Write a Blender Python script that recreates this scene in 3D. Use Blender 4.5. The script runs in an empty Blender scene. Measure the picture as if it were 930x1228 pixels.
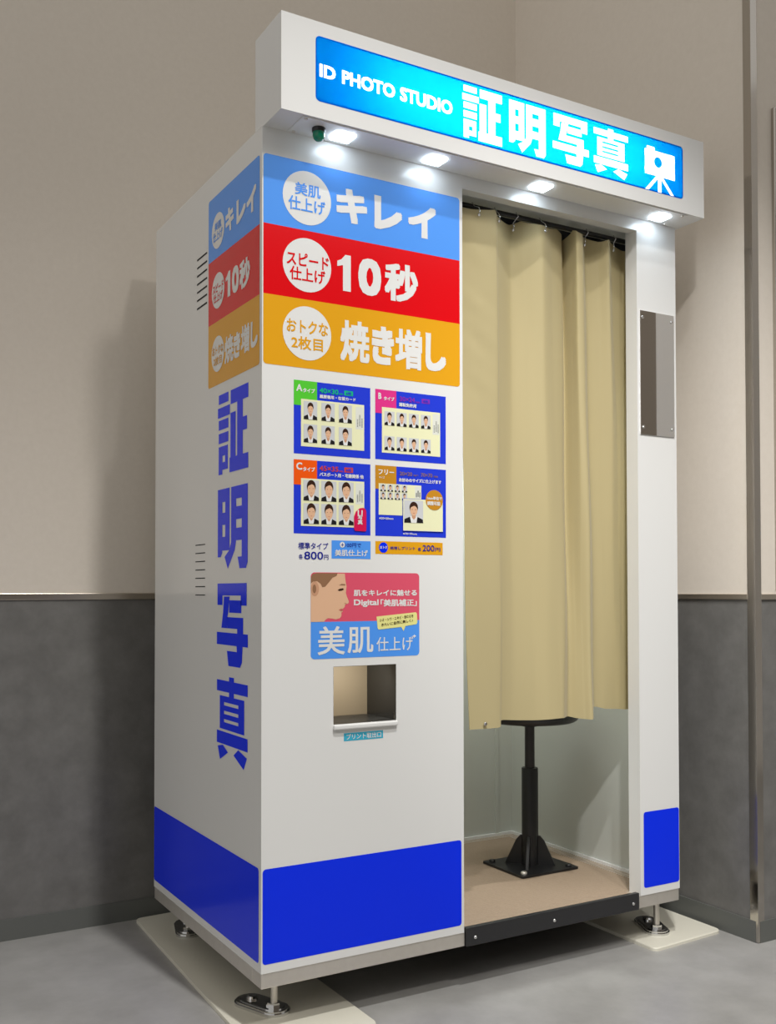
import bpy, bmesh, math, random
from mathutils import Vector, Matrix
C = bpy.context.scene
COL = C.collection
PI = math.pi
random.seed(4)

# ---------------------------------------------------------------- camera
YAW, PITCH, ROLL = 0.53348, 0.0216, 0.00149
cam_data = bpy.data.cameras.new('camera')
cam_data.sensor_width = 36
cam_data.lens = 1220.1 / 1228 * 36
cam_data.shift_x = -15.09 / 1228
cam_data.shift_y = 68.5 / 1228
cam_data.clip_start = .05
cam = bpy.data.objects.new('camera', cam_data)
COL.objects.link(cam)
_r = Vector((math.cos(YAW), -math.sin(YAW), 0))
_f0 = Vector((math.sin(YAW), math.cos(YAW), 0))
_z = Vector((0, 0, 1))
_fw = _f0 * math.cos(PITCH) + _z * math.sin(PITCH)
_up = -_f0 * math.sin(PITCH) + _z * math.cos(PITCH)
_X = _r * math.cos(ROLL) - _up * math.sin(ROLL)
_Y = _r * math.sin(ROLL) + _up * math.cos(ROLL)
_Z = -_fw
cam.matrix_world = Matrix(((_X.x, _Y.x, _Z.x, -0.8301), (_X.y, _Y.y, _Z.y, -1.9756),
                           (_X.z, _Y.z, _Z.z, 0.9305), (0, 0, 0, 1)))
C.camera = cam

# ---------------------------------------------------------------- world, lights, exposure
C.view_settings.view_transform = 'Standard'
C.view_settings.look = 'None'
C.view_settings.gamma = 1
C.view_settings.use_curve_mapping = False
C.view_settings.exposure = 0.0
w = bpy.data.worlds.new('hall_ambient')
C.world = w
w.use_nodes = True
w.node_tree.nodes['Background'].inputs[0].default_value = (1.0, .975, .935, 1)
w.node_tree.nodes['Background'].inputs[1].default_value = .63


def lamp(name, kind, loc, target, energy, color, size, **kw):
    d = bpy.data.lights.new(name, kind)
    d.energy = energy
    d.color = color
    if kind == 'AREA':
        d.shape = 'RECTANGLE'
        d.size, d.size_y = size
    else:
        d.shadow_soft_size = size
    for k, v_ in kw.items():
        setattr(d, k, v_)
    o = bpy.data.objects.new(name, d)
    COL.objects.link(o)
    o.location = loc
    o.rotation_euler = (Vector(target) - Vector(loc)).to_track_quat('-Z', 'Y').to_euler()
    return o


lamp('ceiling_downlight', 'SPOT', (.17, -1.42, 3.5), (.17, -1.40, 0), 248, (1, .995, .98), .04,
     spot_size=math.radians(106), spot_blend=1)
lamp('ceiling_spotlight', 'SPOT', (.33, -2.62, 3.5), (.15, .35, .25), 150, (1, .97, .93), .10,
     spot_size=math.radians(56), spot_blend=1)
lamp('ceiling_spotlight', 'SPOT', (-.45, -2.0, 3.3), (1.40, .15, .72), 225, (1, .985, .965), .06,
     spot_size=math.radians(36), spot_blend=1)
lamp('booth_inner_fill', 'AREA', (.86, .40, 1.52), (.86, .40, .1), 5.5, (.97, 1, .97), (.45, .35))  # unseen fill hung in mid-air, added to brighten the booth interior
lamp('print_outlet_fill', 'AREA', (.235, .012, .750), (.235, .135, .690), .13, (1, .95, .85), (.10, .016))  # unseen fill added so the back of the outlet recess shows bright

# ---------------------------------------------------------------- materials
MATS = {}


def srgb(r, g, b):
    return tuple(((c / 255 / 12.92) if c / 255 <= .04045 else ((c / 255 + .055) / 1.055) ** 2.4) for c in (r, g, b))


def mat(name, col, rough=.5, metal=0, spec=.5, noise=None, bump=None, emit=None, sheen=0, trans=0, aniso=0):
    if name in MATS:
        return MATS[name]
    m = bpy.data.materials.new(name)
    m.use_nodes = True
    nt = m.node_tree
    b = nt.nodes['Principled BSDF']
    b.inputs['Base Color'].default_value = (*col, 1)
    b.inputs['Roughness'].default_value = rough
    b.inputs['Metallic'].default_value = metal
    b.inputs['Specular IOR Level'].default_value = spec
    if sheen:
        b.inputs['Sheen Weight'].default_value = sheen
    if trans:
        b.inputs['Transmission Weight'].default_value = trans
    if emit:
        b.inputs['Emission Color'].default_value = (*emit[0], 1)
        b.inputs['Emission Strength'].default_value = emit[1]
    if noise or bump:
        tc = nt.nodes.new('ShaderNodeTexCoord')
    if noise:
        scale, amt, col2 = noise
        n = nt.nodes.new('ShaderNodeTexNoise')
        n.inputs['Scale'].default_value = scale
        n.inputs['Detail'].default_value = 6
        n.inputs['Roughness'].default_value = .65
        nt.links.new(tc.outputs['Object'], n.inputs['Vector'])
        mr = nt.nodes.new('ShaderNodeMapRange')
        mr.inputs['From Min'].default_value = .5 - amt
        mr.inputs['From Max'].default_value = .5 + amt
        nt.links.new(n.outputs['Fac'], mr.inputs['Value'])
        mx = nt.nodes.new('ShaderNodeMix')
        mx.data_type = 'RGBA'
        mx.inputs['A'].default_value = (*col, 1)
        mx.inputs['B'].default_value = (*col2, 1)
        nt.links.new(mr.outputs['Result'], mx.inputs['Factor'])
        nt.links.new(mx.outputs['Result'], b.inputs['Base Color'])
    if bump:
        scale, st, dist = bump
        n2 = nt.nodes.new('ShaderNodeTexNoise')
        n2.inputs['Scale'].default_value = scale
        n2.inputs['Detail'].default_value = 4
        nt.links.new(tc.outputs['Object'], n2.inputs['Vector'])
        bp = nt.nodes.new('ShaderNodeBump')
        bp.inputs['Strength'].default_value = st
        bp.inputs['Distance'].default_value = dist
        nt.links.new(n2.outputs['Fac'], bp.inputs['Height'])
        nt.links.new(bp.outputs['Normal'], b.inputs['Normal'])
    MATS[name] = m
    return m


WALL = mat('wallpaper_beige', (.74, .672, .585), .85, noise=(60, .25, (.78, .712, .625)), bump=(500, .15, .001))
WAIN = mat('wainscot_dark_laminate', (.125, .121, .114), .5, noise=(14, .28, (.205, .20, .19)), bump=(300, .1, .0005))
FLOOR = mat('floor_grey_tile', (.30, .292, .278), .42, noise=(5, .18, (.40, .392, .375)))
BASEB = mat('vinyl_baseboard', (.125, .13, .12), .45)
TRIM = mat('brushed_trim', (.62, .56, .48), .28, 1)
GUARD = mat('steel_guard', (.52, .49, .45), .12, 1)
STEEL = mat('stainless', (.70, .66, .60), .45, .8, noise=(40, .3, (.78, .74, .68)))
CHROME = mat('chrome', (.7, .7, .7), .12, 1)
MIRROR = mat('mirror_glass', (.95, .94, .92), .015, 1)
WHITE = mat('white_panel', (.80, .80, .785), .16, spec=.5)
WHITEM = mat('white_matte', (.78, .78, .77), .45)
INNER = mat('inner_grey', (.60, .62, .58), .5)
MATBR = mat('brown_floor_mat', (.34, .255, .18), .7, noise=(200, .2, (.29, .215, .15)))
BLACK = mat('black_metal', (.012, .012, .013), .4)
BLACKG = mat('black_plastic', (.02, .02, .022), .3)
SLOT = mat('slot_black', (.01, .01, .01), .8)
BOARD = mat('cream_board', (.76, .73, .62), .45)
CLOTH = mat('curtain_cloth', (.475, .397, .208), .7, bump=(900, .25, .0006), sheen=.1)
SR = .14
P_BLUE = mat('print_blue', (.002, .030, .92), SR, spec=.2)
P_POST = mat('print_poster_blue', srgb(38, 62, 216), SR)
P_SKY = mat('print_sky', srgb(84, 156, 248), SR)
P_RED = mat('print_red', srgb(224, 6, 20), SR)
P_GOLD = mat('print_gold', srgb(230, 165, 30), SR)
P_WHITE = mat('print_white', (.80, .80, .785), SR)
P_NAVY = mat('print_navy', srgb(30, 40, 150), SR)
P_GREEN = mat('print_green', srgb(88, 206, 58), SR)
P_GREEN2 = mat('print_teal_green', srgb(30, 190, 130), SR)
P_PINK = mat('print_pink', srgb(226, 56, 140), SR)
P_MAG = mat('print_magenta', srgb(140, 50, 180), SR)
P_ORANGE = mat('print_orange', srgb(246, 92, 20), SR)
P_ORED = mat('print_orange_red', srgb(205, 70, 70), SR)
P_OCHRE = mat('print_ochre', srgb(200, 140, 40), SR)
P_OCHRE2 = mat('print_ochre_dark', srgb(140, 110, 100), SR)
P_CREAM = mat('print_cream', srgb(238, 238, 196), SR)
P_GREY = mat('print_grey', srgb(208, 210, 212), SR)
P_PALE = mat('print_pale_grey', srgb(226, 228, 218), SR)
P_SHEETTXT = mat('print_text_grey', srgb(150, 152, 146), SR)
P_HAIR = mat('print_hair', srgb(62, 40, 30), SR)
P_HAIR2 = mat('print_light_hair', srgb(150, 112, 84), SR)
P_SKIN = mat('print_skin', srgb(228, 184, 150), SR)
P_SKIN2 = mat('print_skin_shade', srgb(206, 156, 124), SR)
P_LIP = mat('print_lip', srgb(196, 110, 100), SR)
P_JACK = mat('print_jacket', srgb(38, 36, 38), SR)
P_ROSE = mat('print_rose', srgb(224, 88, 112), SR)
P_CRIM = mat('print_crimson', srgb(214, 28, 82), SR)
P_CYAN = mat('print_cyan', srgb(64, 178, 208), SR)
P_LEMON = mat('print_lemon', srgb(236, 232, 150), SR)
LED = mat('led_lamp', (.9, .9, .9), .4, emit=((.74, .87, 1), 14))
GLOWW = mat('lit_white', (.9, .9, .9), .4, emit=((.97, 1, 1), 1.25))
TUBE = mat('sign_tube', (.9, .9, .9), .4, emit=((1, 1, 1), 11.5))
GREEN = mat('green_lens', (.0, .22, .12), .15, spec=.6)
CLEAR = mat('clear_plastic', (.8, .8, .78), .05, trans=1)
TAUPE = mat('taupe_plastic', (.62, .50, .34), .5)
DARKP = mat('dark_plastic', (.045, .045, .043), .35)


def sign_material():
    m = bpy.data.materials.new('lit_sign_film')
    m.use_nodes = True
    nt = m.node_tree
    nt.nodes.clear()
    out = nt.nodes.new('ShaderNodeOutputMaterial')
    t = nt.nodes.new('ShaderNodeBsdfTranslucent')
    t.inputs[0].default_value = (.002, .40, 1, 1)
    d = nt.nodes.new('ShaderNodeBsdfDiffuse')
    d.inputs[0].default_value = (.0, .15, .75, 1)
    mx = nt.nodes.new('ShaderNodeMixShader')
    mx.inputs[0].default_value = .25
    nt.links.new(t.outputs[0], mx.inputs[1])
    nt.links.new(d.outputs[0], mx.inputs[2])
    nt.links.new(mx.outputs[0], out.inputs[0])
    return m


SIGNF = sign_material()


# ---------------------------------------------------------------- mesh helpers
class MB:
    """collects geometry and links it as ONE mesh object"""

    def __init__(self):
        self.v, self.f, self.m, self.mats, self.s = [], [], [], [], []

    def mi(self, m):
        if m not in self.mats:
            self.mats.append(m)
        return self.mats.index(m)

    def add(self, verts, faces, m, smooth=False):
        k = len(self.v)
        i = self.mi(m)
        self.v += [tuple(p) for p in verts]
        for f in faces:
            self.f.append(tuple(k + a for a in f))
            self.m.append(i)
            self.s.append(smooth)

    def box(self, x0, x1, y0, y1, z0, z1, m):
        vs = [(x, y, z) for x in (x0, x1) for y in (y0, y1) for z in (z0, z1)]
        self.add(vs, [(0, 1, 3, 2), (4, 6, 7, 5), (0, 4, 5, 1), (2, 3, 7, 6), (0, 2, 6, 4), (1, 5, 7, 3)], m)

    def rbox(self, x0, x1, y0, y1, z0, z1, m, r=.003, seg=2):
        bm = bmesh.new()
        bmesh.ops.create_cube(bm, size=1)
        for p in bm.verts:
            p.co = Vector(((x0 + x1) / 2 + p.co.x * (x1 - x0), (y0 + y1) / 2 + p.co.y * (y1 - y0),
                           (z0 + z1) / 2 + p.co.z * (z1 - z0)))
        bmesh.ops.bevel(bm, geom=bm.edges[:], offset=r, segments=seg, affect='EDGES', profile=.5)
        bm.verts.index_update()
        self.add([p.co for p in bm.verts], [[q.index for q in f.verts] for f in bm.faces], m)
        bm.free()

    def lathe(self, prof, c, m, n=32, axis='z', smooth=True):
        """profile of (radius, height); closed with caps"""
        vs, fs = [], []
        for (r, h) in prof:
            for k in range(n):
                a = 2 * PI * k / n
                p = (r * math.cos(a), r * math.sin(a), h)
                if axis == 'y':
                    p = (p[0], p[2], p[1])
                elif axis == 'x':
                    p = (p[2], p[0], p[1])
                vs.append((c[0] + p[0], c[1] + p[1], c[2] + p[2]))
        for i in range(len(prof) - 1):
            for k in range(n):
                a, b = i * n + k, i * n + (k + 1) % n
                fs.append((a, b, b + n, a + n))
        self.add(vs, fs, m, smooth)
        k = len(prof) - 1
        self.add(vs[:n], [tuple(reversed(range(n)))], m)
        self.add(vs[k * n:], [tuple(range(n))], m)

    def tube(self, pts, r, m, n=10):
        pts = [Vector(p) for p in pts]
        vs, fs = [], []
        for i, p in enumerate(pts):
            t = (pts[min(i + 1, len(pts) - 1)] - pts[max(i - 1, 0)]).normalized()
            a = t.orthogonal().normalized() if i == 0 else (a - t * a.dot(t)).normalized()
            b = t.cross(a)
            for k in range(n):
                q = 2 * PI * k / n
                vs.append(p + r * (math.cos(q) * a + math.sin(q) * b))
        for i in range(len(pts) - 1):
            for k in range(n):
                a_, b_ = i * n + k, i * n + (k + 1) % n
                fs.append((a_, b_, b_ + n, a_ + n))
        fs.append(tuple(reversed(range(n))))
        fs.append(tuple(range((len(pts) - 1) * n, len(pts) * n)))
        self.add(vs, fs, m, True)

    def prism(self, poly, z0, z1, m, fn=None):
        """outline (a, b) extruded; fn maps (a, b, h) to a point"""
        fn = fn or (lambda a, b, h: (a, b, h))
        n = len(poly)
        vs = [fn(a, b, z0) for a, b in poly] + [fn(a, b, z1) for a, b in poly]
        fs = [tuple(reversed(range(n))), tuple(range(n, 2 * n))]
        fs += [(k, (k + 1) % n, n + (k + 1) % n, n + k) for k in range(n)]
        self.add(vs, fs, m)

    def build(self, name, parent=None, recalc=True):
        me = bpy.data.meshes.new(name)
        me.from_pydata(self.v, [], self.f)
        for m in self.mats:
            me.materials.append(m)
        me.polygons.foreach_set('material_index', self.m)
        me.polygons.foreach_set('use_smooth', self.s)
        if recalc:
            bm = bmesh.new()
            bm.from_mesh(me)
            bmesh.ops.recalc_face_normals(bm, faces=bm.faces[:])
            bm.to_mesh(me)
            bm.free()
        me.update()
        o = bpy.data.objects.new(name, me)
        COL.objects.link(o)
        if parent:
            o.parent = parent
            # geometry is written in world coordinates: undo the thing's own place
            root = parent
            while root.parent:
                root = root.parent
            if parent == root:
                o.location = -Vector(root.location)
        return o


def empty(name, loc, label, cat, group=None):
    o = bpy.data.objects.new(name, None)
    COL.objects.link(o)
    o.location = loc
    o.empty_display_size = .1
    o['label'] = label
    o['category'] = cat
    if group:
        o['group'] = group
    return o


def struct(o):
    o['kind'] = 'structure'
    return o


def rrect(a0, a1, b0, b1, r, n=6):
    pts = []
    for (ca, cb, s) in ((a1 - r, b1 - r, 0), (a0 + r, b1 - r, 1), (a0 + r, b0 + r, 2), (a1 - r, b0 + r, 3)):
        for k in range(n + 1):
            t = PI / 2 * (s + k / n)
            pts.append((ca + r * math.cos(t), cb + r * math.sin(t)))
    return pts


def ellipse(ca, cb, ra, rb, n=40):
    return [(ca + ra * math.cos(2 * PI * k / n), cb + rb * math.sin(2 * PI * k / n)) for k in range(n)]


# planes the prints lie on: (along, height, lift) -> point
def on_front(a, b, h): return (a, -h, b)
def on_left(a, b, h): return (-h, a, b)
def on_sign(a, b, h): return (a, -.0915 - h, b)


_tcache = {}


def raw_text(s):
    if s in _tcache:
        return _tcache[s]
    cu = bpy.data.curves.new('t', 'FONT')
    cu.body = s
    cu.size = 1
    cu.resolution_u = 3
    cu.fill_mode = 'FRONT'
    ob = bpy.data.objects.new('t', cu)
    COL.objects.link(ob)
    dg = bpy.context.evaluated_depsgraph_get()
    me = bpy.data.meshes.new_from_object(ob.evaluated_get(dg))
    vs = [(p.co.x, p.co.y) for p in me.vertices]
    fs = [tuple(p.vertices) for p in me.polygons]
    bpy.data.objects.remove(ob)
    bpy.data.curves.remove(cu)
    bpy.data.meshes.remove(me)
    _tcache[s] = (vs, fs)
    return vs, fs


SQ = [(1, 1), (0, 1), (-1, 1), (-1, 0), (-1, -1), (0, -1), (1, -1), (1, 0)]


def text_geo(s, bold):
    """outline of the lettering in a unit box; bold strokes are the letter widened all round"""
    v0, f0 = raw_text(s)
    vs, fs = [], []
    n = 0 if bold <= 0 else 8
    for k in range(n + 1):
        dx, dy = (0, 0) if k == n else (SQ[k][0] * bold, SQ[k][1] * bold)
        o = len(vs)
        vs += [(x + dx, y + dy, k * 2e-5) for x, y in v0]
        fs += [tuple(o + a for a in f) for f in f0]
    xs = [p[0] for p in vs]
    ys = [p[1] for p in vs]
    x0, x1, y0, y1 = min(xs), max(xs), min(ys), max(ys)
    return [((x - x0) / (x1 - x0), (y - y0) / (y1 - y0), k) for x, y, k in vs], fs


def put_text(mb, s, box, m, fn, lift, bold=.0):
    """lettering fitted to box (a_left, a_right, b_bottom, b_top) on a plane"""
    a0, a1, b0, b1 = box
    vs, fs = text_geo(s, bold)
    mb.add([fn(a0 + x * (a1 - a0), b0 + y * (b1 - b0), lift + k) for x, y, k in vs], fs, m)


def put_poly(mb, poly, m, fn, lift):
    mb.add([fn(a, b, lift) for a, b in poly], [tuple(range(len(poly)))], m)


def put_rect(mb, a0, a1, b0, b1, m, fn, lift):
    put_poly(mb, [(a0, b0), (a1, b0), (a1, b1), (a0, b1)], m, fn, lift)


# heavy display characters drawn as strokes; u to the right, t downward, both 0..1
def R_(u0, u1, t0, t1): return [(u0, t0), (u1, t0), (u1, t1), (u0, t1)]


GLYPH = {
    '証': [R_(.03, .36, 0, .116), R_(0, .41, .163, .287), R_(.03, .36, .32, .44), R_(.03, .36, .485, .61),
          R_(.03, .16, .65, 1.0), R_(.25, .345, .65, .945), R_(.16, .25, .65, .77), R_(.16, .25, .85, .945),
          R_(.435, 1, 0, .17), R_(.65, .83, .17, .82), R_(.43, .6, .276, .82), R_(.83, .96, .38, .54),
          R_(.4, 1, .82, 1)],
    '明': [[(0, 0), (.16, 0), (.16, .80), (.10, .85), (0, .85)], R_(.26, .41, 0, .77), R_(.16, .26, 0, .165),
          R_(.16, .26, .30, .45), R_(.16, .26, .60, .77),
          [(.46, 0), (.63, 0), (.63, .66), (.58, .78), (.35, 1), (.24, .85), (.40, .77), (.46, .68)],
          R_(.63, .81, 0, .155), R_(.63, .81, .25, .405), R_(.63, .81, .51, .66),
          [(.81, 0), (1, 0), (1, .93), (.95, 1), (.74, 1), (.68, .86), (.81, .86)]],
    '写': [R_(.19, .78, 0, .147), R_(.02, .19, 0, .265), R_(.78, .96, 0, .265),
          [(.24, .16), (.43, .16), (.41, .205), (.38, .355), (.355, .41), (.34, .545), (.155, .545), (.21, .355)],
          R_(.41, .80, .205, .355), R_(.345, .67, .41, .545), R_(.67, .855, .41, .60), R_(0, 1, .60, .75),
          [(.65, .75), (.84, .75), (.82, .94), (.76, 1), (.66, 1), (.66, .82)], [(.34, .82), (.66, .82), (.66, 1), (.39, 1)]],
    '真': [R_(.41, .57, 0, .05), R_(0, 1, .05, .18), R_(.41, .57, .18, .23),
          R_(.1, .245, .23, .615), R_(.71, .895, .23, .615), R_(.245, .71, .23, .30), R_(.245, .71, .338, .40),
          R_(.245, .71, .438, .497), R_(.245, .71, .533, .615), R_(0, 1, .645, .79),
          [(.03, .83), (.21, .80), (.38, .87), (.11, .98)], [(.71, .80), (.98, .86), (.88, 1.0), (.56, .88)]],
}


def put_glyph(mb, ch, box, m, fn, lift):
    a0, a1, b0, b1 = box
    for poly in GLYPH[ch]:
        put_poly(mb, [(a0 + u * (a1 - a0), b1 - t * (b1 - b0)) for u, t in poly], m, fn, lift)


# ================================================================ SETTING
mb = MB()
mb.box(-5, 16, -7, 1.2, -.05, 0, FLOOR)
struct(mb.build('floor'))

YB, XR, YC = .915, 1.3575, -.124
WTOP = 3.6
mb = MB()
mb.box(-5, XR, YB, YB + .12, .917, WTOP, WALL)
mb.box(-5, XR, YB, YB + .12, 0, .917, WAIN)
struct(mb.build('wall_back'))
mb = MB()
mb.box(XR, 4.2, YC, YB + .12, .917, WTOP, WALL)
mb.box(XR, 4.2, YC, YB + .12, 0, .917, WAIN)
struct(mb.build('wall_right'))
mb = MB()
mb.box(-5, XR - .004, YB - .005, YB, 0, .056, BASEB)
struct(mb.build('baseboard_back'))
mb = MB()
mb.box(XR - .005, XR, YC + .004, YB - .005, 0, .056, BASEB)
mb.box(XR + .004, 4.2, YC - .005, YC, 0, .056, BASEB)
struct(mb.build('baseboard_right'))
mb = MB()
mb.rbox(-5, XR - .0005, YB - .006, YB, .908, .926, TRIM, .0015)
struct(mb.build('trim_1'))
mb = MB()
mb.rbox(XR - .006, XR, YC + .02, YB - .007, .906, .921, TRIM, .0015)
mb.rbox(XR + .02, 4.2, YC - .006, YC, .906, .921, TRIM, .0015)
struct(mb.build('trim_2'))
mb = MB()    # folded steel guard on the outside corner
mb.prism([(XR - .004, YC - .004), (XR + .020, YC - .004), (XR + .020, YC), (XR, YC), (XR, YC + .022), (XR - .004, YC + .022)],
         .002, WTOP, GUARD)
struct(mb.build('trim_3'))
mb = MB()    # upright steel plate on the front-facing part of the right wall
mb.rbox(1.437, 1.60, YC - .012, YC, .93, 2.245, GUARD, .002)
struct(mb.build('trim_4'))
# the hall beyond the frame, seen only in the mirror and the steel
mb = MB()
mb.box(3.5, 3.7, -2.4, YC - .02, 0, WTOP, mat('hall_pale_paint', (.88, .85, .82), .8))
struct(mb.build('wall_far_right'))
mb = MB()
mb.box(-5, 16, -7.1, -7, 1.9, 4.5, mat('hall_far_tan', (.23, .19, .15), .8))
mb.box(-5, 16, -7.1, -7, 0, 1.9, mat('hall_far_dark', (.1, .09, .08), .8))
struct(mb.build('wall_front'))

# ================================================================ PHOTO BOOTH
W, D, ZB, ZS, ZT = 1.2, .738, .137, .108, 1.912
booth = empty('photo_booth', (.6, .37, 0),
              'white photo booth with lit cyan sign and blue base bands, standing in the room corner',
              'photo booth')

OX0, OX1, OZ0, OZ1 = .1673, .3247, .6415, .767      # print outlet
X1, X2 = .5066, 1.0597                               # doorway


def plate_with_hole(mb, x0, x1, z0, z1, hx0, hx1, hz0, hz1, y0, y1, m):
    mb.box(x0, hx0, y0, y1, z0, z1, m)
    mb.box(hx1, x1, y0, y1, z0, z1, m)
    mb.box(hx0, hx1, y0, y1, z0, hz0, m)
    mb.box(hx0, hx1, y0, y1, hz1, z1, m)


mb = MB()
xs = [0, OX0, OX1, X1]
zs = [ZB, OZ0, OZ1, ZT]
for i in range(3):
    for j in range(3):
        if i == 1 and j == 1:
            continue
        mb.add([(xs[i], 0, zs[j]), (xs[i + 1], 0, zs[j]), (xs[i + 1], 0, zs[j + 1]), (xs[i], 0, zs[j + 1])], [(0, 1, 2, 3)], WHITE)
        mb.add([(xs[i], .03, zs[j]), (xs[i + 1], .03, zs[j]), (xs[i + 1], .03, zs[j + 1]), (xs[i], .03, zs[j + 1])], [(3, 2, 1, 0)], WHITE)
for (x, z, x_, z_) in ((0, ZB, X1, ZB), (X1, ZB, X1, ZT), (X1, ZT, 0, ZT), (0, ZT, 0, ZB),
                       (OX0, OZ0, OX1, OZ0), (OX1, OZ0, OX1, OZ1), (OX1, OZ1, OX0, OZ1), (OX0, OZ1, OX0, OZ0)):
    mb.add([(x, 0, z), (x_, 0, z_), (x_, .03, z_), (x, .03, z)], [(0, 1, 2, 3)], WHITE)
front = mb.build('front_panel', booth)
mb = MB()
mb.box(X1, X2, 0, .03, 1.880, ZT, WHITE)
mb.build('lintel', booth)
mb = MB()
mb.box(X2, W, 0, .042, ZB, ZT, WHITE)
post = mb.build('door_post', booth)
mb = MB()
mb.box(0, .018, .03, D, ZB, ZT, WHITE)
left = mb.build('side_panel', booth)
mb = MB()
mb.box(W - .006, W, .042, D, ZB, ZT, WHITE)
mb.box(W - .012, W - .006, .042, D - .012, ZB, ZT - .02, INNER)
mb.build('side_panel', booth)
mb = MB()
mb.box(.018, W - .006, D - .006, D, ZB, ZT, WHITE)
mb.box(X1, W - .012, D - .012, D - .006, ZB, ZT - .02, INNER)
mb.box(1.118, 1.130, D - .018, D - .012, ZB, ZT - .02, INNER)
mb.build('back_panel', booth)
mb = MB()
mb.box(.018, W - .006, .03, D - .006, ZT - .02, ZT, WHITEM)
mb.build('roof_panel', booth)
mb = MB()
mb.box(X1 - .012, X1, .0301, D - .0121, ZB, ZT - .0201, INNER)
mb.build('partition', booth)

# interior floor with ribbed brown mat
mb = MB()
mb.box(X1 + .0305, W - .0505, .0122, D - .051, .112, .132, BLACK)
n = 150
y0, y1 = .012, D - .014
vs, fs = [], []
for k in range(n + 1):
    y = y0 + (y1 - y0) * k / n
    z = .1365 + (.0012 if k % 2 else 0)
    vs += [(X1 + .0005, y, z), (X2 - .001 if y < .042 else W - .0125, y, z)]
    if k:
        fs.append((2 * k - 2, 2 * k - 1, 2 * k + 1, 2 * k))
mb.add(vs, fs, MATBR)
mb.build('floor_mat', booth)
mb = MB()
mb.box(X1 + .001, W - .0125, D - .02, D - .0125, .137, .146, WHITEM)
mb.box(W - .018, W - .0125, .05, D - .02, .137, .146, WHITEM)
mb.build('skirting', booth)
# steel base frame
mb = MB()
mb.rbox(.001, X1 + .003, .002, .05, ZS - .003, ZB, STEEL, .0015)
mb.rbox(X2 - .008, W - .001, .002, .05, ZS - .003, ZB, STEEL, .0015)
mb.rbox(.001, .05, .0505, D - .002, ZS - .003, ZB, STEEL, .0015)
mb.rbox(W - .05, W - .001, .0505, D - .002, ZS - .003, ZB, STEEL, .0015)
mb.rbox(.0505, W - .0505, D - .05, D - .002, ZS - .003, ZB, STEEL, .0015)
mb.build('base_frame', booth)
mb = MB()
mb.rbox(X1 + .004, X2 - .008, -.004, .010, ZS - .004, .1475, BLACKG, .002)
kick = mb.build('kick_plate', booth)
for x in (.535, .77, 1.03):
    mb = MB()
    mb.lathe([(.0045, 0), (.0045, -.002), (.0025, -.0034)], (x, -.004, .123), CHROME, 14, 'y')
    mb.build('screw', kick)

# feet
def stadium(cx, cy, L, r, ang, n=12):
    pts = []
    for k in range(n + 1):
        t = -PI / 2 + PI * k / n
        pts.append((L / 2 + r * math.cos(t), r * math.sin(t)))
    for k in range(n + 1):
        t = PI / 2 + PI * k / n
        pts.append((-L / 2 + r * math.cos(t), r * math.sin(t)))
    ca, sa = math.cos(ang), math.sin(ang)
    return [(cx + x * ca - y * sa, cy + x * sa + y * ca) for x, y in pts]


def foot(rx, ry, ang, z0):
    """levelling foot: rod at one end of a rounded steel pad"""
    ca, sa = math.cos(ang), math.sin(ang)
    cx, cy = rx + ca * .038, ry + sa * .038
    mb = MB()
    z = z0
    for (L, r, h) in ((.078, .034, .006), (.076, .031, .004), (.070, .024, .002)):
        mb.prism(stadium(cx, cy, L, r, ang), z, z + h, CHROME)
        z += h
    for s in (-1, 1):
        hx, hy = cx + ca * .03 * s, cy + sa * .03 * s
        mb.lathe([(.013, z), (.013, z + .003), (.009, z + .007)], (hx, hy, 0), CHROME, 6 if s < 0 else 20, smooth=False)
    f = mb.build('levelling_foot', booth)
    mb = MB()
    mb.lathe([(.008, z0 + .005), (.008, .128)], (rx, ry, 0), STEEL, 16)
    mb.lathe([(.014, z), (.014, z + .009)], (rx, ry, 0), CHROME, 6, smooth=False)
    mb.build('threaded_rod', f)


foot(.076, .106, math.radians(112), .0085)
foot(.080, .690, math.radians(75), .0085)
foot(1.172, .058, math.radians(66), .0085)

# ---------------------------------------------------------------- header with lit sign
HX0, HX1, HY0, HY1, HZ0, HZ1 = .003, 1.213, -.091, .045, 1.912, 2.114
SX0, SX1, SZ0, SZ1 = .0803, 1.1365, 1.947, 2.084
mb = MB()
t = .003
plate_with_hole(mb, HX0, HX1, HZ0, HZ1, SX0 + .004, SX1 - .004, SZ0 + .004, SZ1 - .004, HY0, HY0 + t, WHITE)
mb.box(HX0, HX1, HY1 - t, HY1, HZ0, HZ1, WHITEM)
mb.box(HX0, HX0 + t, HY0 + t, HY1 - t, HZ0, HZ1, WHITEM)
mb.box(HX1 - t, HX1, HY0 + t, HY1 - t, HZ0, HZ1, WHITEM)
mb.box(HX0 + t, HX1 - t, HY0 + t, HY1 - t, HZ1 - t, HZ1, WHITEM)
mb.box(HX0 + t, HX1 - t, HY0 + t, HY1 - t, HZ0, HZ0 + t, WHITEM)
header = mb.build('header_box', booth)
mb = MB()
mb.lathe([(.011, .215), (.011, 1.03)], (0, -.01, 2.015), TUBE, 12, 'x')
mb.build('light_tube', header)
mb = MB()
put_poly(mb, rrect(SX0, SX1, SZ0, SZ1, .010), SIGNF, on_sign, 0)
sign = mb.build('sign_face', booth, recalc=False)
mb = MB()
for s, bx in (('ID', (.0885, .1258, 1.9985, 2.0257)), ('PHOTO', (.1410, .2698, 1.9965, 2.0262)), ('STUDIO', (.2827, .4186, 1.9955, 2.0265))):
    put_text(mb, s, bx, GLOWW, on_sign, .0012, .036)
mb.build('sign_lettering', sign, recalc=False)
mb = MB()
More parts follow.
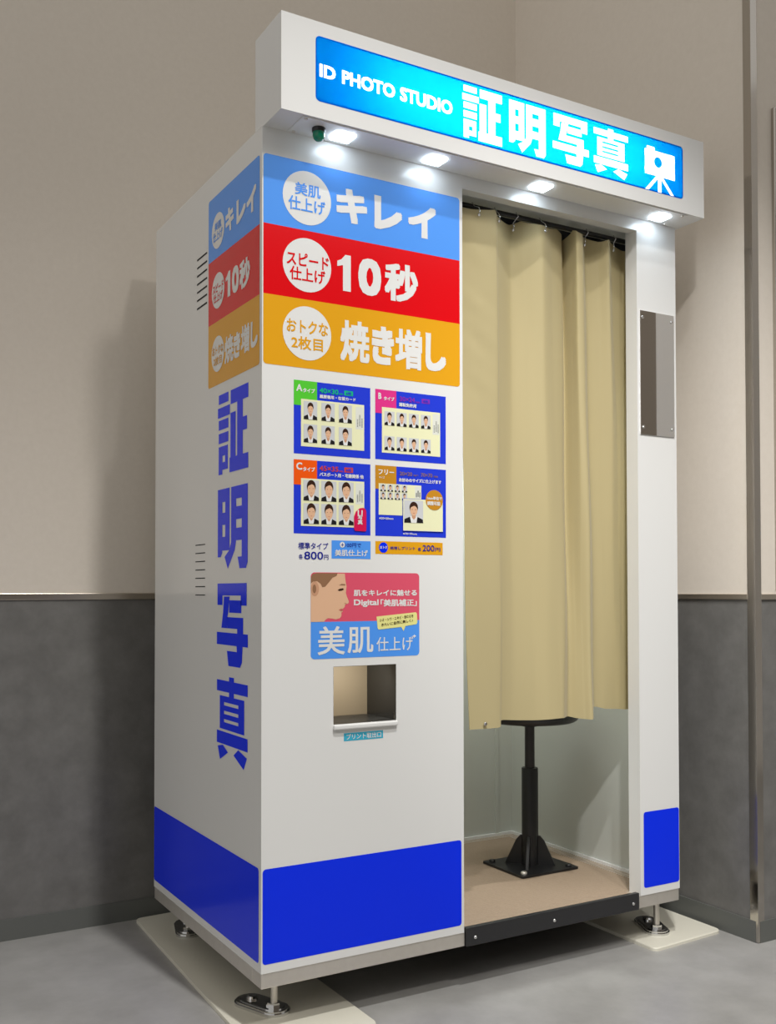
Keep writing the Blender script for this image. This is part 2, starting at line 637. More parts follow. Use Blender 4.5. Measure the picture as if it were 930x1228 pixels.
for ch, bx in (('証', (.4453, .5555, 1.9545, 2.0736)), ('明', (.5759, .6831, 1.9545, 2.0715)), ('写', (.7047, .8163, 1.9585, 2.0715)), ('真', (.8325, .9445, 1.9545, 2.0725))):
    put_glyph(mb, ch, bx, GLOWW, on_sign, .0012)
mb.build('sign_lettering', sign, recalc=False)
mb = MB()    # camera on a tripod
cx0, cx1, cz0, cz1 = 1.0015, 1.1055, 1.988, 2.052
lens = ellipse(1.047, 2.024, .0135, .0135, 24)
outer = []
for (a, b) in lens:                                  # ring of quads between the lens hole and the body outline
    da, db = a - 1.047, b - 2.024
    k = min(((cx1 - 1.047) if da > 0 else (1.047 - cx0)) / max(abs(da), 1e-6), ((cz1 - 2.024) if db > 0 else (2.024 - cz0)) / max(abs(db), 1e-6))
    outer.append((1.047 + da * k, 2.024 + db * k))
for k in range(24):
    j = (k + 1) % 24
    put_poly(mb, [lens[k], lens[j], outer[j], outer[k]], GLOWW, on_sign, .0012)
for (a, b) in ((cx0, cz0), (cx1, cz0), (cx1, cz1), (cx0, cz1)):
    ia = .012 if a == cx0 else -.012
    ib = .012 if b == cz0 else -.012
    put_poly(mb, [(a + ia * 1.5, b), (a, b), (a, b + ib * 1.5)], GLOWW, on_sign, .0012)
put_poly(mb, rrect(cx0 + .006, cx0 + .034, cz1 - .004, cz1 + .0085, .003), GLOWW, on_sign, .0014)
for (xa, xb) in ((1.048, 1.008), (1.052, 1.052), (1.056, 1.096)):
    put_poly(mb, [(xa - .006, 1.99), (xa + .006, 1.99), (xb + .006, SZ0 + .001), (xb - .006, SZ0 + .001)], GLOWW, on_sign, .0014)
mb.build('camera_emblem', sign, recalc=False)

# lamp plate under the header
mb = MB()
mb.rbox(.055, 1.160, -.086, -.006, HZ0 - .0022, HZ0, WHITEM, .0008)
plate = mb.build('lamp_plate', booth)
for (x, y) in ((.0645, -.079), (.066, -.013), (1.147, -.078), (1.149, -.013)):
    mb = MB()
    mb.lathe([(.004, HZ0 - .0022), (.0035, HZ0 - .0045)], (x, y, 0), STEEL, 12)
    mb.build('screw', plate)
for x in (.168, .4025, .707, 1.100):
    mb = MB()
    mb.rbox(x - .022, x + .022, -.064, -.024, HZ0 - .0065, HZ0 - .0022, LED, .001)
    mb.build('downlight', booth)
mb = MB()
mb.lathe([(.0145, HZ0 - .0022), (.0145, HZ0 - .0095), (.0135, HZ0 - .011)], (.107, -.051, 0), BLACKG, 24)
but = mb.build('indicator_lamp', booth)
mb = MB()
mb.lathe([(.0130, HZ0 - .0105), (.0130, HZ0 - .018), (.0108, HZ0 - .0245), (.006, HZ0 - .0285), (.001, HZ0 - .0298)], (.107, -.051, 0), GREEN, 24)
mb.build('green_lens', but)

# ---------------------------------------------------------------- printed bands
def banner(fn, a0, a1, discs, letters, host):
    k = [1.8550, 1.7070, 1.5575, 1.4090]
    out = rrect(min(a0, a1), max(a0, a1), k[3], k[0], .0075)
    mb = MB()
    for i, m in enumerate((P_SKY, P_RED, P_GOLD)):
        hi, lo = k[i], k[i + 1]
        if i == 1:
            poly = [(a0, lo), (a1, lo), (a1, hi), (a0, hi)]
        else:
            poly = [p for p in out if (p[1] > 1.63 if i == 0 else p[1] < 1.63)]
            e = lo if i == 0 else hi
            lo_, hi_ = min(a0, a1), max(a0, a1)
            if i == 0:
                poly = poly + [(lo_, e), (hi_, e)]
            else:
                poly = poly + [(hi_, e), (lo_, e)]
        put_poly(mb, poly, m, fn, .0004)
    b = mb.build('slogan_banner', booth)
    for i, (ch, bx) in enumerate(letters):
        if i in (0, 3, 6):
            mb = MB()
        if ch == '1':
            put_poly(mb, [(bx[0] + u * (bx[1] - bx[0]), bx[2] + t * (bx[3] - bx[2])) for u, t in
                          ((.42, 0), (1, 0), (1, 1), (.60, 1), (.30, .86), (0, .80), (0, .655), (.42, .705))], P_WHITE, fn, .0009)
            continue
        put_text(mb, ch, bx, P_WHITE, fn, .0009, .032 if ch in '焼増' else .036 if ch == '秒' else .04 if ch == '0' else .05)
        if i in (2, 5, 9):
            mb.build('banner_lettering', b, recalc=False)
    for (c, texts, m) in discs:
        mb = MB()
        put_poly(mb, ellipse(*c), P_WHITE, fn, .0009)
        for s, bx in texts:
            put_text(mb, s, bx, m, fn, .0013, .018)
        mb.build('white_disc', b, recalc=False)
    return b


T3 = [('美肌', '仕上げ', P_SKY), ('スピード', '仕上げ', P_RED), ('おトクな', '2枚目', P_GOLD)]
tb = [((.0747, .1357, 1.7811, 1.8085), (.0595, .1470, 1.7467, 1.7771)), ((.0559, .1555, 1.6277, 1.6566), (.0629, .1470, 1.5960, 1.6256)), ((.0560, .1538, 1.4835, 1.5120), (.0669, .1414, 1.4485, 1.4767))]
discs = []
for i, c in enumerate(((.104, 1.7775), (.1042, 1.6320), (.1043, 1.4845))):
    discs.append(((c[0], c[1], .0574, .0582), [(T3[i][0], tb[i][0]), (T3[i][1], tb[i][1])], T3[i][2]))
letters = [('キ', (.1743, .2511, 1.7425, 1.8180)), ('レ', (.2689, .3417, 1.7425, 1.8180)), ('イ', (.3572, .4329, 1.7425, 1.8172)),
           ('1', (.1765, .2099, 1.5899, 1.6700)), ('0', (.2286, .2867, 1.5885, 1.6715)), ('秒', (.2957, .3837, 1.5862, 1.6731)),
           ('焼', (.1839, .2567, 1.4360, 1.5270)), ('き', (.2627, .3198, 1.4380, 1.5240)), ('増', (.3228, .3941, 1.4350, 1.5264)), ('し', (.4035, .4598, 1.4383, 1.5251))]
banner(on_front, .0028, .4985, discs, letters, front)
discs = []
for i, c in enumerate(((.2600, 1.7690), (.2588, 1.6285), (.2600, 1.4810))):
    rel = lambda b: (c[0] - (b[0] - .1042) * .71, c[0] - (b[1] - .1042) * .71, c[1] + (b[2] - (1.7775, 1.6320, 1.4845)[i]) * .71, c[1] + (b[3] - (1.7775, 1.6320, 1.4845)[i]) * .71)
    discs.append(((c[0], c[1], .0408, .0415), [(T3[i][0], rel(tb[i][0])), (T3[i][1], rel(tb[i][1]))], T3[i][2]))
letters = [('キ', (.2106, .1599, 1.7450, 1.7995)), ('レ', (.1439, .0898, 1.7450, 1.7985)), ('イ', (.0841, .0300, 1.7450, 1.8000)),
           ('1', (.2096, .1803, 1.5970, 1.6549)), ('0', (.1703, .1285, 1.5955, 1.6560)), ('秒', (.1249, .0640, 1.5930, 1.6565)),
           ('焼', (.2152, .1607, 1.4470, 1.5090)), ('き', (.1590, .1190, 1.4480, 1.5050)), ('増', (.1160, .0660, 1.4490, 1.5110)), ('し', (.0600, .0210, 1.4510, 1.5080))]
banner(on_left, .3240, .0125, discs, letters, left)

mb = MB()
for ch, bx in (('証', (.2586, .0737, 1.1978, 1.3818)), ('明', (.2576, .0760, .9812, 1.1639)), ('写', (.2622, .0740, .7634, .9485)), ('真', (.2607, .0745, .5443, .7385))):
    put_glyph(mb, ch, bx, P_BLUE, on_left, .0005)
mb.build('side_lettering', left, recalc=False)
mb = MB()
for k in range(7):
    z = 1.739 - k * (1.739 - 1.619) / 6
    put_poly(mb, rrect(.334, .4055, z - .0022, z + .0022, .002, 3), SLOT, on_left, .0004)
mb.build('vent_slots', left, recalc=False)
mb = MB()
for k in range(7):
    z = 1.0425 - k * (1.0425 - .9218) / 6
    put_poly(mb, rrect(.3424, .4116, z - .0012, z + .0012, .001, 3), SLOT, on_left, .0004)
mb.build('vent_slots', left, recalc=False)

# blue bands at the foot
def blue_band(fn, a0, a1, r=.0075):
    mb = MB()
    put_poly(mb, rrect(min(a0, a1), max(a0, a1), .1555, .3525, r), P_BLUE, fn, .0004)
    return mb.build('blue_base_band', booth)


blue_band(on_front, .0030, .4995)
blue_band(on_front, 1.0713, 1.1985)
blue_band(on_left, .0125, .7365)

# mirror plate on the post
mb = MB()
mb.prism(rrect(1.0678, 1.1905, 1.342, 1.670, .001, 2), 0, .003, MIRROR, lambda a, b, h: (a, -h, b))
mir = mb.build('mirror_plate', booth)
for (x, z) in ((1.0765, 1.652), (1.1815, 1.652), (1.0775, 1.362), (1.1815, 1.362)):
    mb = MB()
    mb.lathe([(.0042, -.003), (.0042, -.0045), (.0022, -.006)], (x, 0, z), CHROME, 14, 'y')
    mb.build('mirror_screw', mir)

# print outlet
mb = MB()
d = .135
mb.add([(OX0, d, OZ0), (OX1, d, OZ0), (OX1, d, OZ1), (OX0, d, OZ1)], [(0, 1, 2, 3)], TAUPE)
mb.add([(OX1, .0005, OZ0), (OX1, d, OZ0), (OX1, d, OZ1), (OX1, .0005, OZ1)], [(3, 2, 1, 0)], DARKP)
mb.add([(OX0, .0005, OZ0), (OX0, d, OZ0), (OX0, d, OZ1), (OX0, .0005, OZ1)], [(0, 1, 2, 3)], DARKP)
mb.add([(OX0, .0005, OZ1), (OX1, .0005, OZ1), (OX1, d, OZ1), (OX0, d, OZ1)], [(0, 1, 2, 3)], DARKP)
mb.add([(OX0, .0005, OZ0), (OX1, .0005, OZ0), (OX1, d, OZ0), (OX0, d, OZ0)], [(3, 2, 1, 0)], DARKP)
mb.v = [(OX0 + .0006 if p[0] == OX0 else OX1 - .0006, p[1], OZ0 + .0006 if p[2] == OZ0 else OZ1 - .0006) for p in mb.v]
outlet = mb.build('print_outlet', booth, recalc=False)
mb = MB()
mb.box(OX0 + .002, OX1 - .002, .004, .007, OZ0 + .001, OZ0 + .017, CLEAR)
mb.build('clear_stop', outlet)
mb = MB()
mb.rbox(OX0 - .001, OX1 + .001, -.009, .012, OZ0 - .0115, OZ0 - .0002, WHITE, .003)
mb.build('outlet_ledge', outlet)
mb = MB()
put_rect(mb, .1926, .2906, .6039, .6212, P_CYAN, on_front, .0004)
put_text(mb, 'プリント取出口', (.1985, .2855, .6065, .6190), P_WHITE, on_front, .0009, .012)
mb.build('outlet_label', booth, recalc=False)


# ---------------------------------------------------------------- posters
def portrait(host, a0, a1, b0, b1, close=1.0):
    """printed passport photo of a person in a dark jacket; bust only"""
    w_, h_ = a1 - a0, b1 - b0
    X = lambda u: a0 + u * w_
    Y = lambda t: b0 + t * h_
    mb = MB()
    fn = on_front
    L = .0014
    put_rect(mb, a0, a1, b0, b1, P_GREY, fn, L)
    k = close
    cy = .60
    put_poly(mb, [(X(.5 + .225 * k * math.cos(t)), Y(cy + .085 + .255 * k * math.sin(t))) for t in [2 * PI * i / 24 for i in range(24)]], P_HAIR, fn, L + .0002)
    put_poly(mb, [(X(.0), Y(0)), (X(1), Y(0)), (X(.98), Y(.16)), (X(.70), Y(.27)), (X(.3), Y(.27)), (X(.02), Y(.16))], P_JACK, fn, L + .0002)
    put_poly(mb, [(X(.36), Y(0)), (X(.64), Y(0)), (X(.70), Y(.28)), (X(.58), Y(.31)), (X(.42), Y(.31)), (X(.30), Y(.28))], P_WHITE, fn, L + .0003)
    put_poly(mb, [(X(.40), Y(.24)), (X(.5), Y(.14)), (X(.60), Y(.24)), (X(.60), Y(.42)), (X(.40), Y(.42))], P_SKIN2, fn, L + .0004)
    face = [(.5 + .19 * k * math.cos(t), cy - .03 + .255 * k * math.sin(t) * (1.0 if math.sin(t) < 0 else .72)) for t in [2 * PI * i / 24 for i in range(24)]]
    put_poly(mb, [(X(u), Y(t)) for u, t in face], P_SKIN, fn, L + .0005)
    put_poly(mb, [(X(.5 - .2 * k), Y(cy + .06)), (X(.5 - .13 * k), Y(cy + .10 * k)), (X(.5 + .03 * k), Y(cy + .165 * k)), (X(.5 + .15 * k), Y(cy + .11 * k)), (X(.5 + .2 * k), Y(cy + .05)), (X(.5 + .19 * k), Y(cy + .2 * k)), (X(.5), Y(cy + .27 * k)), (X(.5 - .19 * k), Y(cy + .2 * k))], P_HAIR, fn, L + .0006)
    for s in (-1, 1):
        put_poly(mb, ellipse(X(.5 + s * .09 * k), Y(cy - .01), .03 * w_, .013 * h_, 8), P_HAIR, fn, L + .0007)
    put_poly(mb, ellipse(X(.5), Y(cy - .17 * k), .055 * w_, .013 * h_, 8), P_LIP, fn, L + .0007)
    return mb.build('portrait_photo', host, recalc=False)


class Poster:
    def __init__(self, a0, a1, b0, b1, m, name='price_poster'):
        self.a0, self.a1, self.b0, self.b1 = a0, a1, b0, b1
        self.base = MB()
        put_rect(self.base, a0, a1, b0, b1, m, on_front, .0004)
        self.name = name
        self.txt = MB()

    def box(self, u0, u1, t0, t1):
        w_, h_ = self.a1 - self.a0, self.b1 - self.b0
        return (self.a0 + u0 * w_, self.a0 + u1 * w_, self.b1 - t1 * h_, self.b1 - t0 * h_)

    def rect(self, u0, u1, t0, t1, m, lift=.0007):
        put_rect(self.base, *self.box(u0, u1, t0, t1), m, on_front, lift)

    def text(self, s, u0, u1, t0, t1, m=None, bold=.02, lift=.0012):
        put_text(self.txt, s, self.box(u0, u1, t0, t1), m or P_WHITE, on_front, lift, bold)

    def done(self):
        self.o = self.base.build(self.name, booth, recalc=False)
        if self.txt.v:
            self.txt.build('lettering', self.o, recalc=False)
        return self.o

    def strip(self, u0, u1, t0, t1):
        """upright strip of tiny vertical writing on the sample sheet"""
        self.rect(u0, u1, t0, t1, P_PALE, .0010)
        for i, (q, a) in enumerate(((.25, .55), (.55, .35), (.85, .5))):
            for k in range(int(11 * (1 - a)) + 3):
                tt = t0 + (t1 - t0) * (a + k * .052)
                if tt + .01 < t1:
                    u = u0 + (u1 - u0) * q
                    self.rect(u - .008, u + .008, tt, tt + .011, P_SHEETTXT, .0012)


A0, A1, B0, B1 = .0729, .2589, .2714, .4588
p = Poster(A0, A1, 1.2244, 1.3819, P_POST)
p.rect(0, .295, 0, .34, P_GREEN)
p.text('A', .03, .105, .055, .15, bold=.03)
p.text('タイプ', .115, .265, .10, .16, bold=.03)
p.text('40×30', .325, .57, .075, .145, P_GREEN2)
p.text('mm', .58, .63, .12, .14, P_GREEN2)
p.rect(.65, .765, .075, .14, P_GREEN2)
p.text('6枚', .672, .745, .085, .13, P_POST)
p.text('履歴書用・在留カード', .325, .80, .165, .215, bold=.03)
p.rect(.09, .915, .25, .895, P_CREAM, .0009)
p.strip(.80, .9, .285, .60)
o = p.done()
for r in range(2):
    for c in range(3):
        portrait(o, *p.box(.122 + c * .227, .295 + c * .227, .275 + r * .315, .525 + r * .315))
p = Poster(B0, B1, 1.2250, 1.3820, P_POST)
p.rect(0, .29, 0, .34, P_PINK)
p.text('B', .04, .082, .05, .14, bold=.03)
p.text('タイプ', .115, .26, .095, .15, bold=.03)
p.text('30×24', .335, .55, .07, .14, P_MAG)
p.text('mm', .56, .62, .12, .14, P_MAG)
p.rect(.65, .765, .07, .135, P_MAG)
p.text('8枚', .672, .745, .08, .125, P_POST)
p.text('運転免許用', .325, .57, .16, .215, bold=.03)
p.rect(.09, .915, .25, .90, P_CREAM, .0009)
p.strip(.805, .90, .275, .58)
o = p.done()
for r in range(2):
    for c in range(4):
        portrait(o, *p.box(.123 + c * .171, .262 + c * .171, .305 + r * .355, .505 + r * .355))
p = Poster(A0, A1, 1.0537, 1.2118, P_POST)
p.rect(0, .295, 0, .34, P_ORANGE)
p.text('C', .03, .105, .04, .14, bold=.03)
p.text('タイプ', .115, .265, .095, .155, bold=.03)
p.text('45×35', .325, .57, .065, .135, P_ORED)
p.text('mm', .58, .63, .115, .135, P_ORED)
p.rect(.65, .765, .065, .135, P_ORED)
p.text('6枚', .672, .745, .078, .122, P_POST)
p.text('パスポート用・宅建関係 他', .325, .905, .155, .21, bold=.03)
p.rect(.09, .915, .25, .895, P_CREAM, .0009)
p.strip(.80, .9, .275, .57)
bd = [p.box(u, u, t, t)[::2] for u, t in ((.775, .92), (.775, .74), (.80, .67), (.85, .625), (.90, .615), (.93, .635), (.94, .67), (.94, .93), (.925, .945), (.79, .94))]
badge = MB()
put_poly(badge, bd, P_CRIM, on_front, .0022)
for s, t0, t1 in (('11', .65, .72), ('写', .72, .785), ('真', .785, .85)):
    put_text(badge, s, p.box(.822, .888, t0, t1), P_WHITE, on_front, .0026, .03)
o = p.done()
badge.build('badge', o, recalc=False)
for r in range(2):
    for c in range(3):
        portrait(o, *p.box(.12 + c * .227, .318 + c * .227, .272 + r * .315, .55 + r * .315), close=1.28)
p = Poster(B0, B1, 1.0538, 1.2115, P_POST)
p.rect(0, .29, 0, .335, P_OCHRE)
p.text('フリー', .04, .255, .055, .13, bold=.03)
p.text('サイズ', .05, .125, .155, .185)
p.text('20×20', .335, .51, .07, .125, P_OCHRE2)
p.text('mm～', .53, .60, .10, .125, P_OCHRE2)
p.text('70×70', .635, .80, .07, .125, P_OCHRE2)
p.text('mm', .82, .88, .10, .125, P_OCHRE2)
p.text('お好みのサイズに仕上げます', .325, .93, .16, .215, bold=.03)
p.rect(.045, .64, .255, .70, P_CREAM, .0009)
p.strip(.55, .63, .27, .44)
p.rect(.372, .952, .452, .92, P_POST, .0024)
p.rect(.378, .946, .458, .914, P_CREAM, .0026)
e = p.box(.82, .82, .455, .455)
put_poly(p.base, ellipse(e[0], e[2], .0235, .0232, 28), P_OCHRE, on_front, .0034)
p.text('1mm単位で', .715, .93, .405, .455, bold=.03, lift=.0038)
p.text('調整可能', .715, .905, .475, .535, bold=.03, lift=.0038)
p.text('※20×20mm', .05, .245, .735, .765)
p.text('※70×70mm', .38, .575, .945, .972)
o = p.done()
for r in range(2):
    for c in range(4):
        portrait(o, *p.box(.065 + c * .099, .142 + c * .099, .265 + r * .112, .365 + r * .112))
big = portrait(o, *p.box(.39, .66, .475, .80), close=1.0)
big.data.transform(Matrix.Translation((0, -.0015, 0)))

# price line
mb = MB()
put_text(mb, '標準タイプ', (.0835, .1545, 1.0200, 1.0350), P_NAVY, on_front, .0006, .012)
mb.build('price_lettering', booth, recalc=False)
mb = MB()
put_text(mb, '各', (.0845, .0945, .9990, 1.0095), P_NAVY, on_front, .0006, .012)
put_text(mb, '800', (.0975, .1425, .9985, 1.0155), P_NAVY, on_front, .0006, .012)
put_text(mb, '円', (.1445, .1550, .9985, 1.0090), P_NAVY, on_front, .0006, .012)
mb.build('price_lettering', booth, recalc=False)
p = Poster(.1628, .2593, 1.0015, 1.0410, P_SKY, 'option_sticker')
put_poly(p.base, ellipse(*p.box(.27, .27, .23, .23)[::2], .0062, .0062, 20), P_WHITE, on_front, .0008)
p.text('+', .24, .30, .14, .33, P_NAVY, .01)
p.text('100円で', .34, .75, .13, .36, P_NAVY, .004)
p.text('美肌仕上げ', .08, .92, .50, .86)
p.done()
p = Poster(.2714, .4495, 1.0135, 1.0420, P_GOLD, 'option_sticker')
put_poly(p.base, ellipse(*p.box(.115, .115, .5, .5)[::2], .0115, .0118, 24), P_BLUE, on_front, .0008)
p.text('おトク', .065, .165, .36, .60)
p.text('焼増しプリント', .21, .58, .38, .64, P_NAVY, .01)
p.text('各', .62, .67, .42, .70, P_NAVY, .01)
p.text('200', .69, .87, .22, .72, P_NAVY, .01)
p.text('円', .88, .96, .42, .72, P_NAVY, .01)
p.done()

# skin retouch poster
sx0, sx1, sz0, sz1 = .1130, .3857, .7845, .9710
out = rrect(sx0, sx1, sz0, sz1, .009)
zm = .8645
mb = MB()
put_poly(mb, [q for q in out if q[1] > zm] + [(sx0, zm), (sx1, zm)], P_ROSE, on_front, .0004)
put_poly(mb, [q for q in out if q[1] < zm] + [(sx1, zm), (sx0, zm)], P_SKY, on_front, .0004)
skin = mb.build('retouch_poster', booth, recalc=False)
SX = lambda u: sx0 + u * (sx1 - sx0)
SZ = lambda t: sz1 - t * (sz1 - sz0)
mb = MB()    # woman's face in profile
face = [(0, .06), (.05, .012), (.3, .012), (.303, .06), (.310, .12), (.316, .16), (.312, .20), (.309, .235), (.318, .28), (.333, .325), (.337, .345), (.330, .362), (.308, .37),
        (.300, .385), (.300, .40), (.290, .415), (.281, .424), (.277, .432), (.284, .445), (.280, .458), (.268, .468), (.270, .485), (.268, .51), (.255, .532), (.22, .545), (.185, .535), (.15, .53), (.13, .545), (.115, .57), (0, .57)]
put_poly(mb, [(SX(u), SZ(t)) for u, t in face], P_SKIN, on_front, .0008)
hair = [(0, .06), (.012, .02), (.05, .008), (.235, .008), (.225, .04), (.19, .06), (.16, .11), (.125, .165), (.10, .17), (.085, .13), (.055, .10), (.02, .105), (0, .13)]
put_poly(mb, [(SX(u), SZ(t)) for u, t in hair], P_HAIR2, on_front, .0011)
put_poly(mb, [(SX(.035 + .035 * math.cos(a)), SZ(.19 + .085 * math.sin(a))) for a in [2 * PI * i / 20 for i in range(20)]], P_SKIN2, on_front, .0011)
put_poly(mb, [(SX(.03 + .016 * math.cos(a)), SZ(.19 + .05 * math.sin(a))) for a in [2 * PI * i / 20 for i in range(20)]], P_HAIR2, on_front, .0013)
put_poly(mb, [(SX(u), SZ(t)) for u, t in ((.235, .205), (.255, .188), (.285, .182), (.290, .20), (.270, .212), (.250, .215))], P_HAIR, on_front, .0011)
put_poly(mb, [(SX(u), SZ(t)) for u, t in ((.245, .150), (.27, .132), (.303, .135), (.306, .15), (.275, .148))], P_HAIR2, on_front, .0011)
put_poly(mb, [(SX(u), SZ(t)) for u, t in ((.245, .434), (.268, .420), (.281, .424), (.277, .432), (.284, .445), (.268, .452), (.255, .445))], P_LIP, on_front, .0011)
put_poly(mb, [(SX(u), SZ(t)) for u, t in ((.292, .362), (.300, .35), (.318, .360), (.308, .368))], P_SKIN2, on_front, .0011)
mb.build('profile_portrait', skin, recalc=False)
mb = MB()
bx = lambda u0, u1, t0, t1: (SX(u0), SX(u1), SZ(t1), SZ(t0))
put_text(mb, '肌をキレイに魅せる', bx(.38, .975, .20, .275), P_WHITE, on_front, .0008, .03)
put_text(mb, 'Digital', bx(.382, .61, .315, .405), P_WHITE, on_front, .0008, .03)
put_text(mb, '「美肌補正」', bx(.628, .975, .315, .40), P_WHITE, on_front, .0008, .03)
mb.build('lettering', skin, recalc=False)
mb = MB()
put_text(mb, '美', bx(.06, .30, .625, .955), P_WHITE, on_front, .0008, .012)
put_text(mb, '肌', bx(.325, .56, .64, .945), P_WHITE, on_front, .0008, .012)
put_text(mb, '仕上げ', bx(.59, .94, .765, .935), P_WHITE, on_front, .0008, .004)
put_text(mb, '✦', bx(.93, .97, .745, .785), P_WHITE, on_front, .0009, .0)
mb.build('lettering', skin, recalc=False)
mb = MB()
bub = [(.59, .52), (.965, .475), (.975, .49), (.98, .60), (.97, .62), (.865, .64), (.845, .70), (.825, .65), (.61, .675), (.60, .66)]
put_poly(mb, [(SX(u), SZ(t)) for u, t in bub], P_LEMON, on_front, .0010)
for s, (u, t) in (('シミ・シワ・ニキビ・色むらを', (.62, .585)), ('きれいに自然に美しく♪', (.635, .64))):
    vs, fs = text_geo(s, .012)
    wd = .32 if 'シミ' in s else .30
    mb.add([on_front(SX(u + x * wd), SZ(t - .038 * y - x * .05), .0014 + k) for x, y, k in vs], fs, P_HAIR)
mb.build('speech_bubble', skin, recalc=False)

# curtain rail inside the doorway
mb = MB()
mb.tube([(X1 + .0002, .055, 1.868), (W - .0122, .055, 1.868)], .006, BLACK, 12)
mb.build('curtain_rail', booth)
mb = MB()
mb.box(X1 + .0004, W - .0124, .125, .135, 1.74, ZT - .0206, mat('gap_shade_navy', (.02, .022, .034), .6))  # added dark sheet, its navy stands for the shade above the curtain
mb.build('gap_shade_sheet', booth)

# ================================================================ CURTAIN
cur = empty('privacy_curtain', (.79, .05, .60), 'beige cloth curtain hanging in the doorway of the white photo booth', 'curtain')
TAB = [(.5111, .035, .5436, .032, .6009), (.5657, .030, .5663, .030, .6005), (.6226, .030, .6350, .030, .5997), (.6399, .040, .6520, .048, .6138),
       (.7016, .075, .6915, .055, .6114), (.7309, .055, .7524, .050, .6080), (.7668, .030, .7941, .036, .6089), (.8124, .050, .8213, .030, .6098),
       (.8644, .070, .8378, .032, .6096), (.8860, .098, .8804, .072, .6066), (.8830, .055, .8997, .065, .6021), (.8773, .026, .9148, .050, .6006),
       (.8989, .030, .9317, .034, .6012), (.9405, .070, .9850, .088, .6228), (.9733, .055, 1.0246, .090, .6158), (.9899, .030, 1.0618, .092, .6134),
       (1.0244, .060, 1.0898, .090, .6107), (1.0770, .075, 1.1093, .085, .6112), (1.1082, .060, 1.1275, .085, .6101)]


def catmull(tab, t):
    i = min(int(t), len(tab) - 2)
    f = t - i
    p0, p1, p2, p3 = tab[max(i - 1, 0)], tab[i], tab[i + 1], tab[min(i + 2, len(tab) - 1)]
    o = []
    for a, b, c, d_ in zip(p0, p1, p2, p3):
        m1, m2 = (c - a) * .36, (d_ - b) * .36
        f2, f3 = f * f, f * f * f
        o.append((2 * f3 - 3 * f2 + 1) * b + (f3 - 2 * f2 + f) * m1 + (-2 * f3 + 3 * f2) * c + (f3 - f2) * m2)
    return o


NS, NZ = 10 * (len(TAB) - 1), 60
vs, fs = [], []
for i in range(NS + 1):
    xt, yt, xb, yb, zb = catmull(TAB, i / 10)
    s = i / NS
    for j in range(NZ + 1):
        q = j / NZ                       # 0 at the top
        bl = q ** .85
        sag = .012 * abs(math.sin(PI * (s * 6.5 + .28))) * max(0, 1 - q * 9)
        z = 1.862 - sag - (1.862 - zb) * q
        x = xt + (xb - xt) * bl
        y = yt + (yb - yt) * bl
        # soft cross wrinkles on the leading edge and the right panel
        wv = math.sin(z * 75 + x * 60) * math.sin(z * 31 + 1.3)
        edge = max(0, 1 - abs(s - .06) / .08) * max(0, 1 - abs(z - 1.55) / .35) + .6 * max(0, 1 - abs(s - .97) / .06) * max(0, 1 - abs(z - 1.0) / .5)
        y += .0035 * wv * edge + .003 * math.sin(z * 9 + s * 20) * (.3 + q)
        vs.append((x, y, z))
V_ = lambda i, j: Vector(vs[i * (NZ + 1) + j])
back = []
for i in range(NS + 1):
    for j in range(NZ + 1):
        du = V_(min(i + 1, NS), j) - V_(max(i - 1, 0), j)
        dv = V_(i, min(j + 1, NZ)) - V_(i, max(j - 1, 0))
        nrm = dv.cross(du).normalized()
        if nrm.y > 0 and i < 2:
            nrm = -nrm
        back.append(V_(i, j) - nrm * .0014)
mb = MB()
for i in range(NS):
    for j in range(NZ):
        a = i * (NZ + 1) + j
        fs.append((a, a + 1, a + NZ + 2, a + NZ + 1))
mb.add(vs, fs, CLOTH, True)
mb.add(back, [tuple(reversed(f)) for f in fs], CLOTH, True)
for edge in ([i * (NZ + 1) + NZ for i in range(NS + 1)], [i * (NZ + 1) for i in range(NS + 1)], list(range(NZ + 1)), [NS * (NZ + 1) + j for j in range(NZ + 1)]):
    n_ = len(edge)
    mb.add([vs[k] for k in edge] + [back[k] for k in edge], [(k, k + 1, n_ + k + 1, n_ + k) for k in range(n_ - 1)], CLOTH)
cl = mb.build('curtain_cloth', cur, recalc=False)
for (x, y) in ((.5734, .030), (.640, .040), (.707, .072), (.7805, .036), (.935, .066), (1.030, .060)):
    mb = MB()
    zz = 1.838
    mb.lathe([(.004, 0), (.004, -.002), (.002, -.0032)], (x, y - .003, zz), CHROME, 14, 'y')
    mb.tube([(x, y - .005, zz), (x + .001, y - .0062, zz + .01), (x, y - .004, zz + .018), (x, .046, zz + .028), (x, .055, zz + .040)], .0014, CHROME, 6)
    mb.build('curtain_hook', cur)
mb = MB()
mb.lathe([(.005, 0), (.005, -.002), (.003, -.0035)], (.588, .028, .612), CHROME, 16, 'y')
mb.build('snap_button', cur)

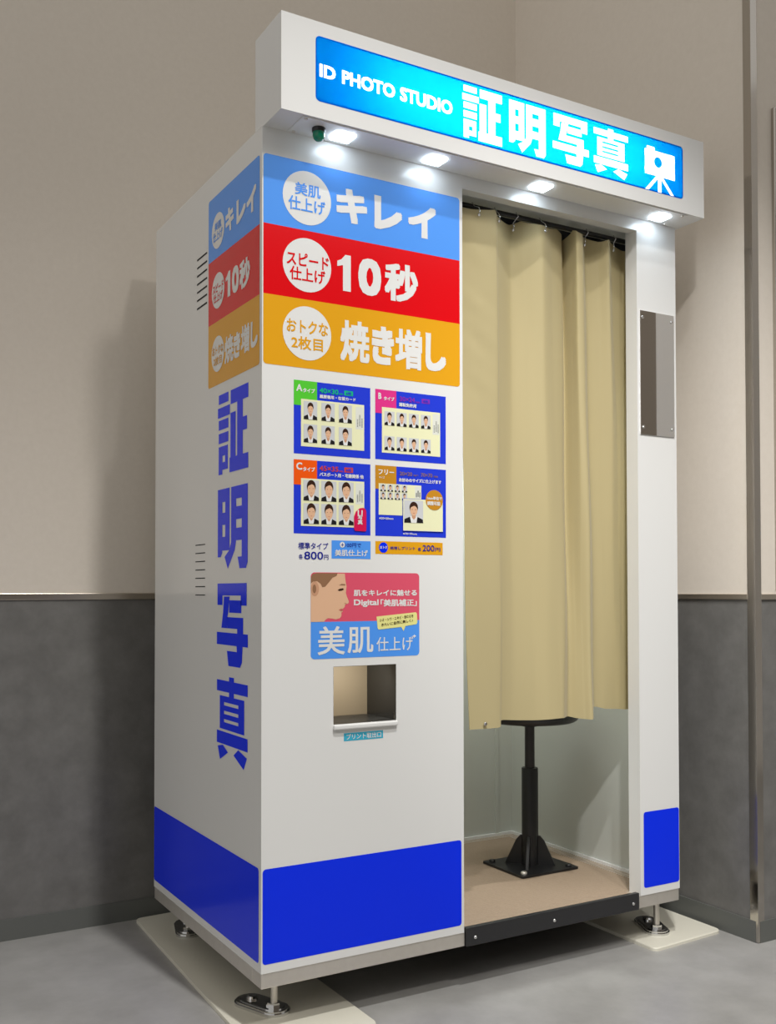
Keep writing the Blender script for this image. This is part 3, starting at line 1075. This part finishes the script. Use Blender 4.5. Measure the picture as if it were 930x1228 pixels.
# ================================================================ STOOL
SXc, SYc = .990, .375
st = empty('swivel_stool', (SXc, SYc, .1385), 'black metal adjustable stool bolted to the brown mat behind the curtain', 'stool')
Z0 = .1385
mb = MB()
mb.prism(rrect(SXc - .1, SXc + .1, SYc - .095, SYc + .095, .004, 3), Z0, Z0 + .006, BLACK)
mb.build('base_plate', st)
for sx in (-1, 1):
    for sy in (-1, 1):
        mb = MB()
        mb.lathe([(.009, Z0 + .006), (.009, Z0 + .011), (.006, Z0 + .013)], (SXc + sx * .08, SYc + sy * .075, 0), STEEL if (sx, sy) == (-1, -1) else BLACK, 12)
        mb.build('bolt', st)
mb = MB()
mb.lathe([(.0237, Z0 + .006), (.0237, .418), (.0225, .421)], (SXc, SYc, 0), BLACK, 28)
col_ = mb.build('column', st)
for k in range(4):
    a = PI / 4 + PI / 2 * k
    ca, sa = math.cos(a), math.sin(a)
    mb = MB()
    pr = [(.020, Z0 + .006), (.072, Z0 + .006), (.066, Z0 + .02), (.040, Z0 + .075), (.028, Z0 + .088), (.020, Z0 + .088)]
    mb.prism(pr, -.004, .004, BLACK, lambda r, z, h: (SXc + r * ca - h * sa, SYc + r * sa + h * ca, z))
    mb.build('gusset', st)
mb = MB()
mb.lathe([(.0142, .41), (.0142, .545)], (SXc, SYc, 0), mat('dark_steel', (.05, .045, .045), .35, .6), 20)
mb.build('piston', st)
mb = MB()
mb.lathe([(.022, .540), (.045, .546), (.06, .552)], (SXc, SYc, 0), BLACK, 28)
mb.lathe([(.06, .552), (.128, .556), (.138, .562), (.142, .575), (.142, .59), (.136, .603), (.11, .61), (.05, .612)], (SXc, SYc, 0), BLACKG, 40)
mb.build('seat', st)

# ================================================================ FLOOR BOARDS
def board(name, pts, h, label, r):
    mb = MB()
    n_ = len(pts)
    out_ = []
    for i in range(n_):
        a, b, c = Vector(pts[i - 1]), Vector(pts[i]), Vector(pts[(i + 1) % n_])
        d1, d2 = (a - b).normalized(), (c - b).normalized()
        for k in range(7):
            t_ = k / 6
            out_.append(tuple((b + d1 * r * (1 - t_) ** 2 + d2 * r * t_ ** 2)))
    cen = sum((Vector(q) for q in out_), Vector((0, 0))) / len(out_)
    inn = [tuple(Vector(q) + (cen - Vector(q)).normalized() * .002) for q in out_]
    n_ = len(out_)
    vs_ = [(*q, 0) for q in out_] + [(*q, h - .002) for q in out_] + [(*q, h) for q in inn]
    fs_ = [tuple(reversed(range(n_))), tuple(range(2 * n_, 3 * n_))]
    for l_ in (0, 1):
        fs_ += [(l_ * n_ + k, l_ * n_ + (k + 1) % n_, (l_ + 1) * n_ + (k + 1) % n_, (l_ + 1) * n_ + k) for k in range(n_)]
    mb.add(vs_, fs_, BOARD)
    o = mb.build(name)
    o['label'] = label
    o['category'] = 'floor board'
    return o


board('protection_board', [(-.006, .895), (.235, .905), (.243, -.065), (-.036, -.08)], .0085,
      'long cream floor board under the left feet of the photo booth', .02)
board('protection_board', [(1.075, .80), (1.345, .80), (1.338, -.018), (1.075, -.035)], .0085,
      'cream floor board with rounded corners under the right front foot, beside the wall', .02)
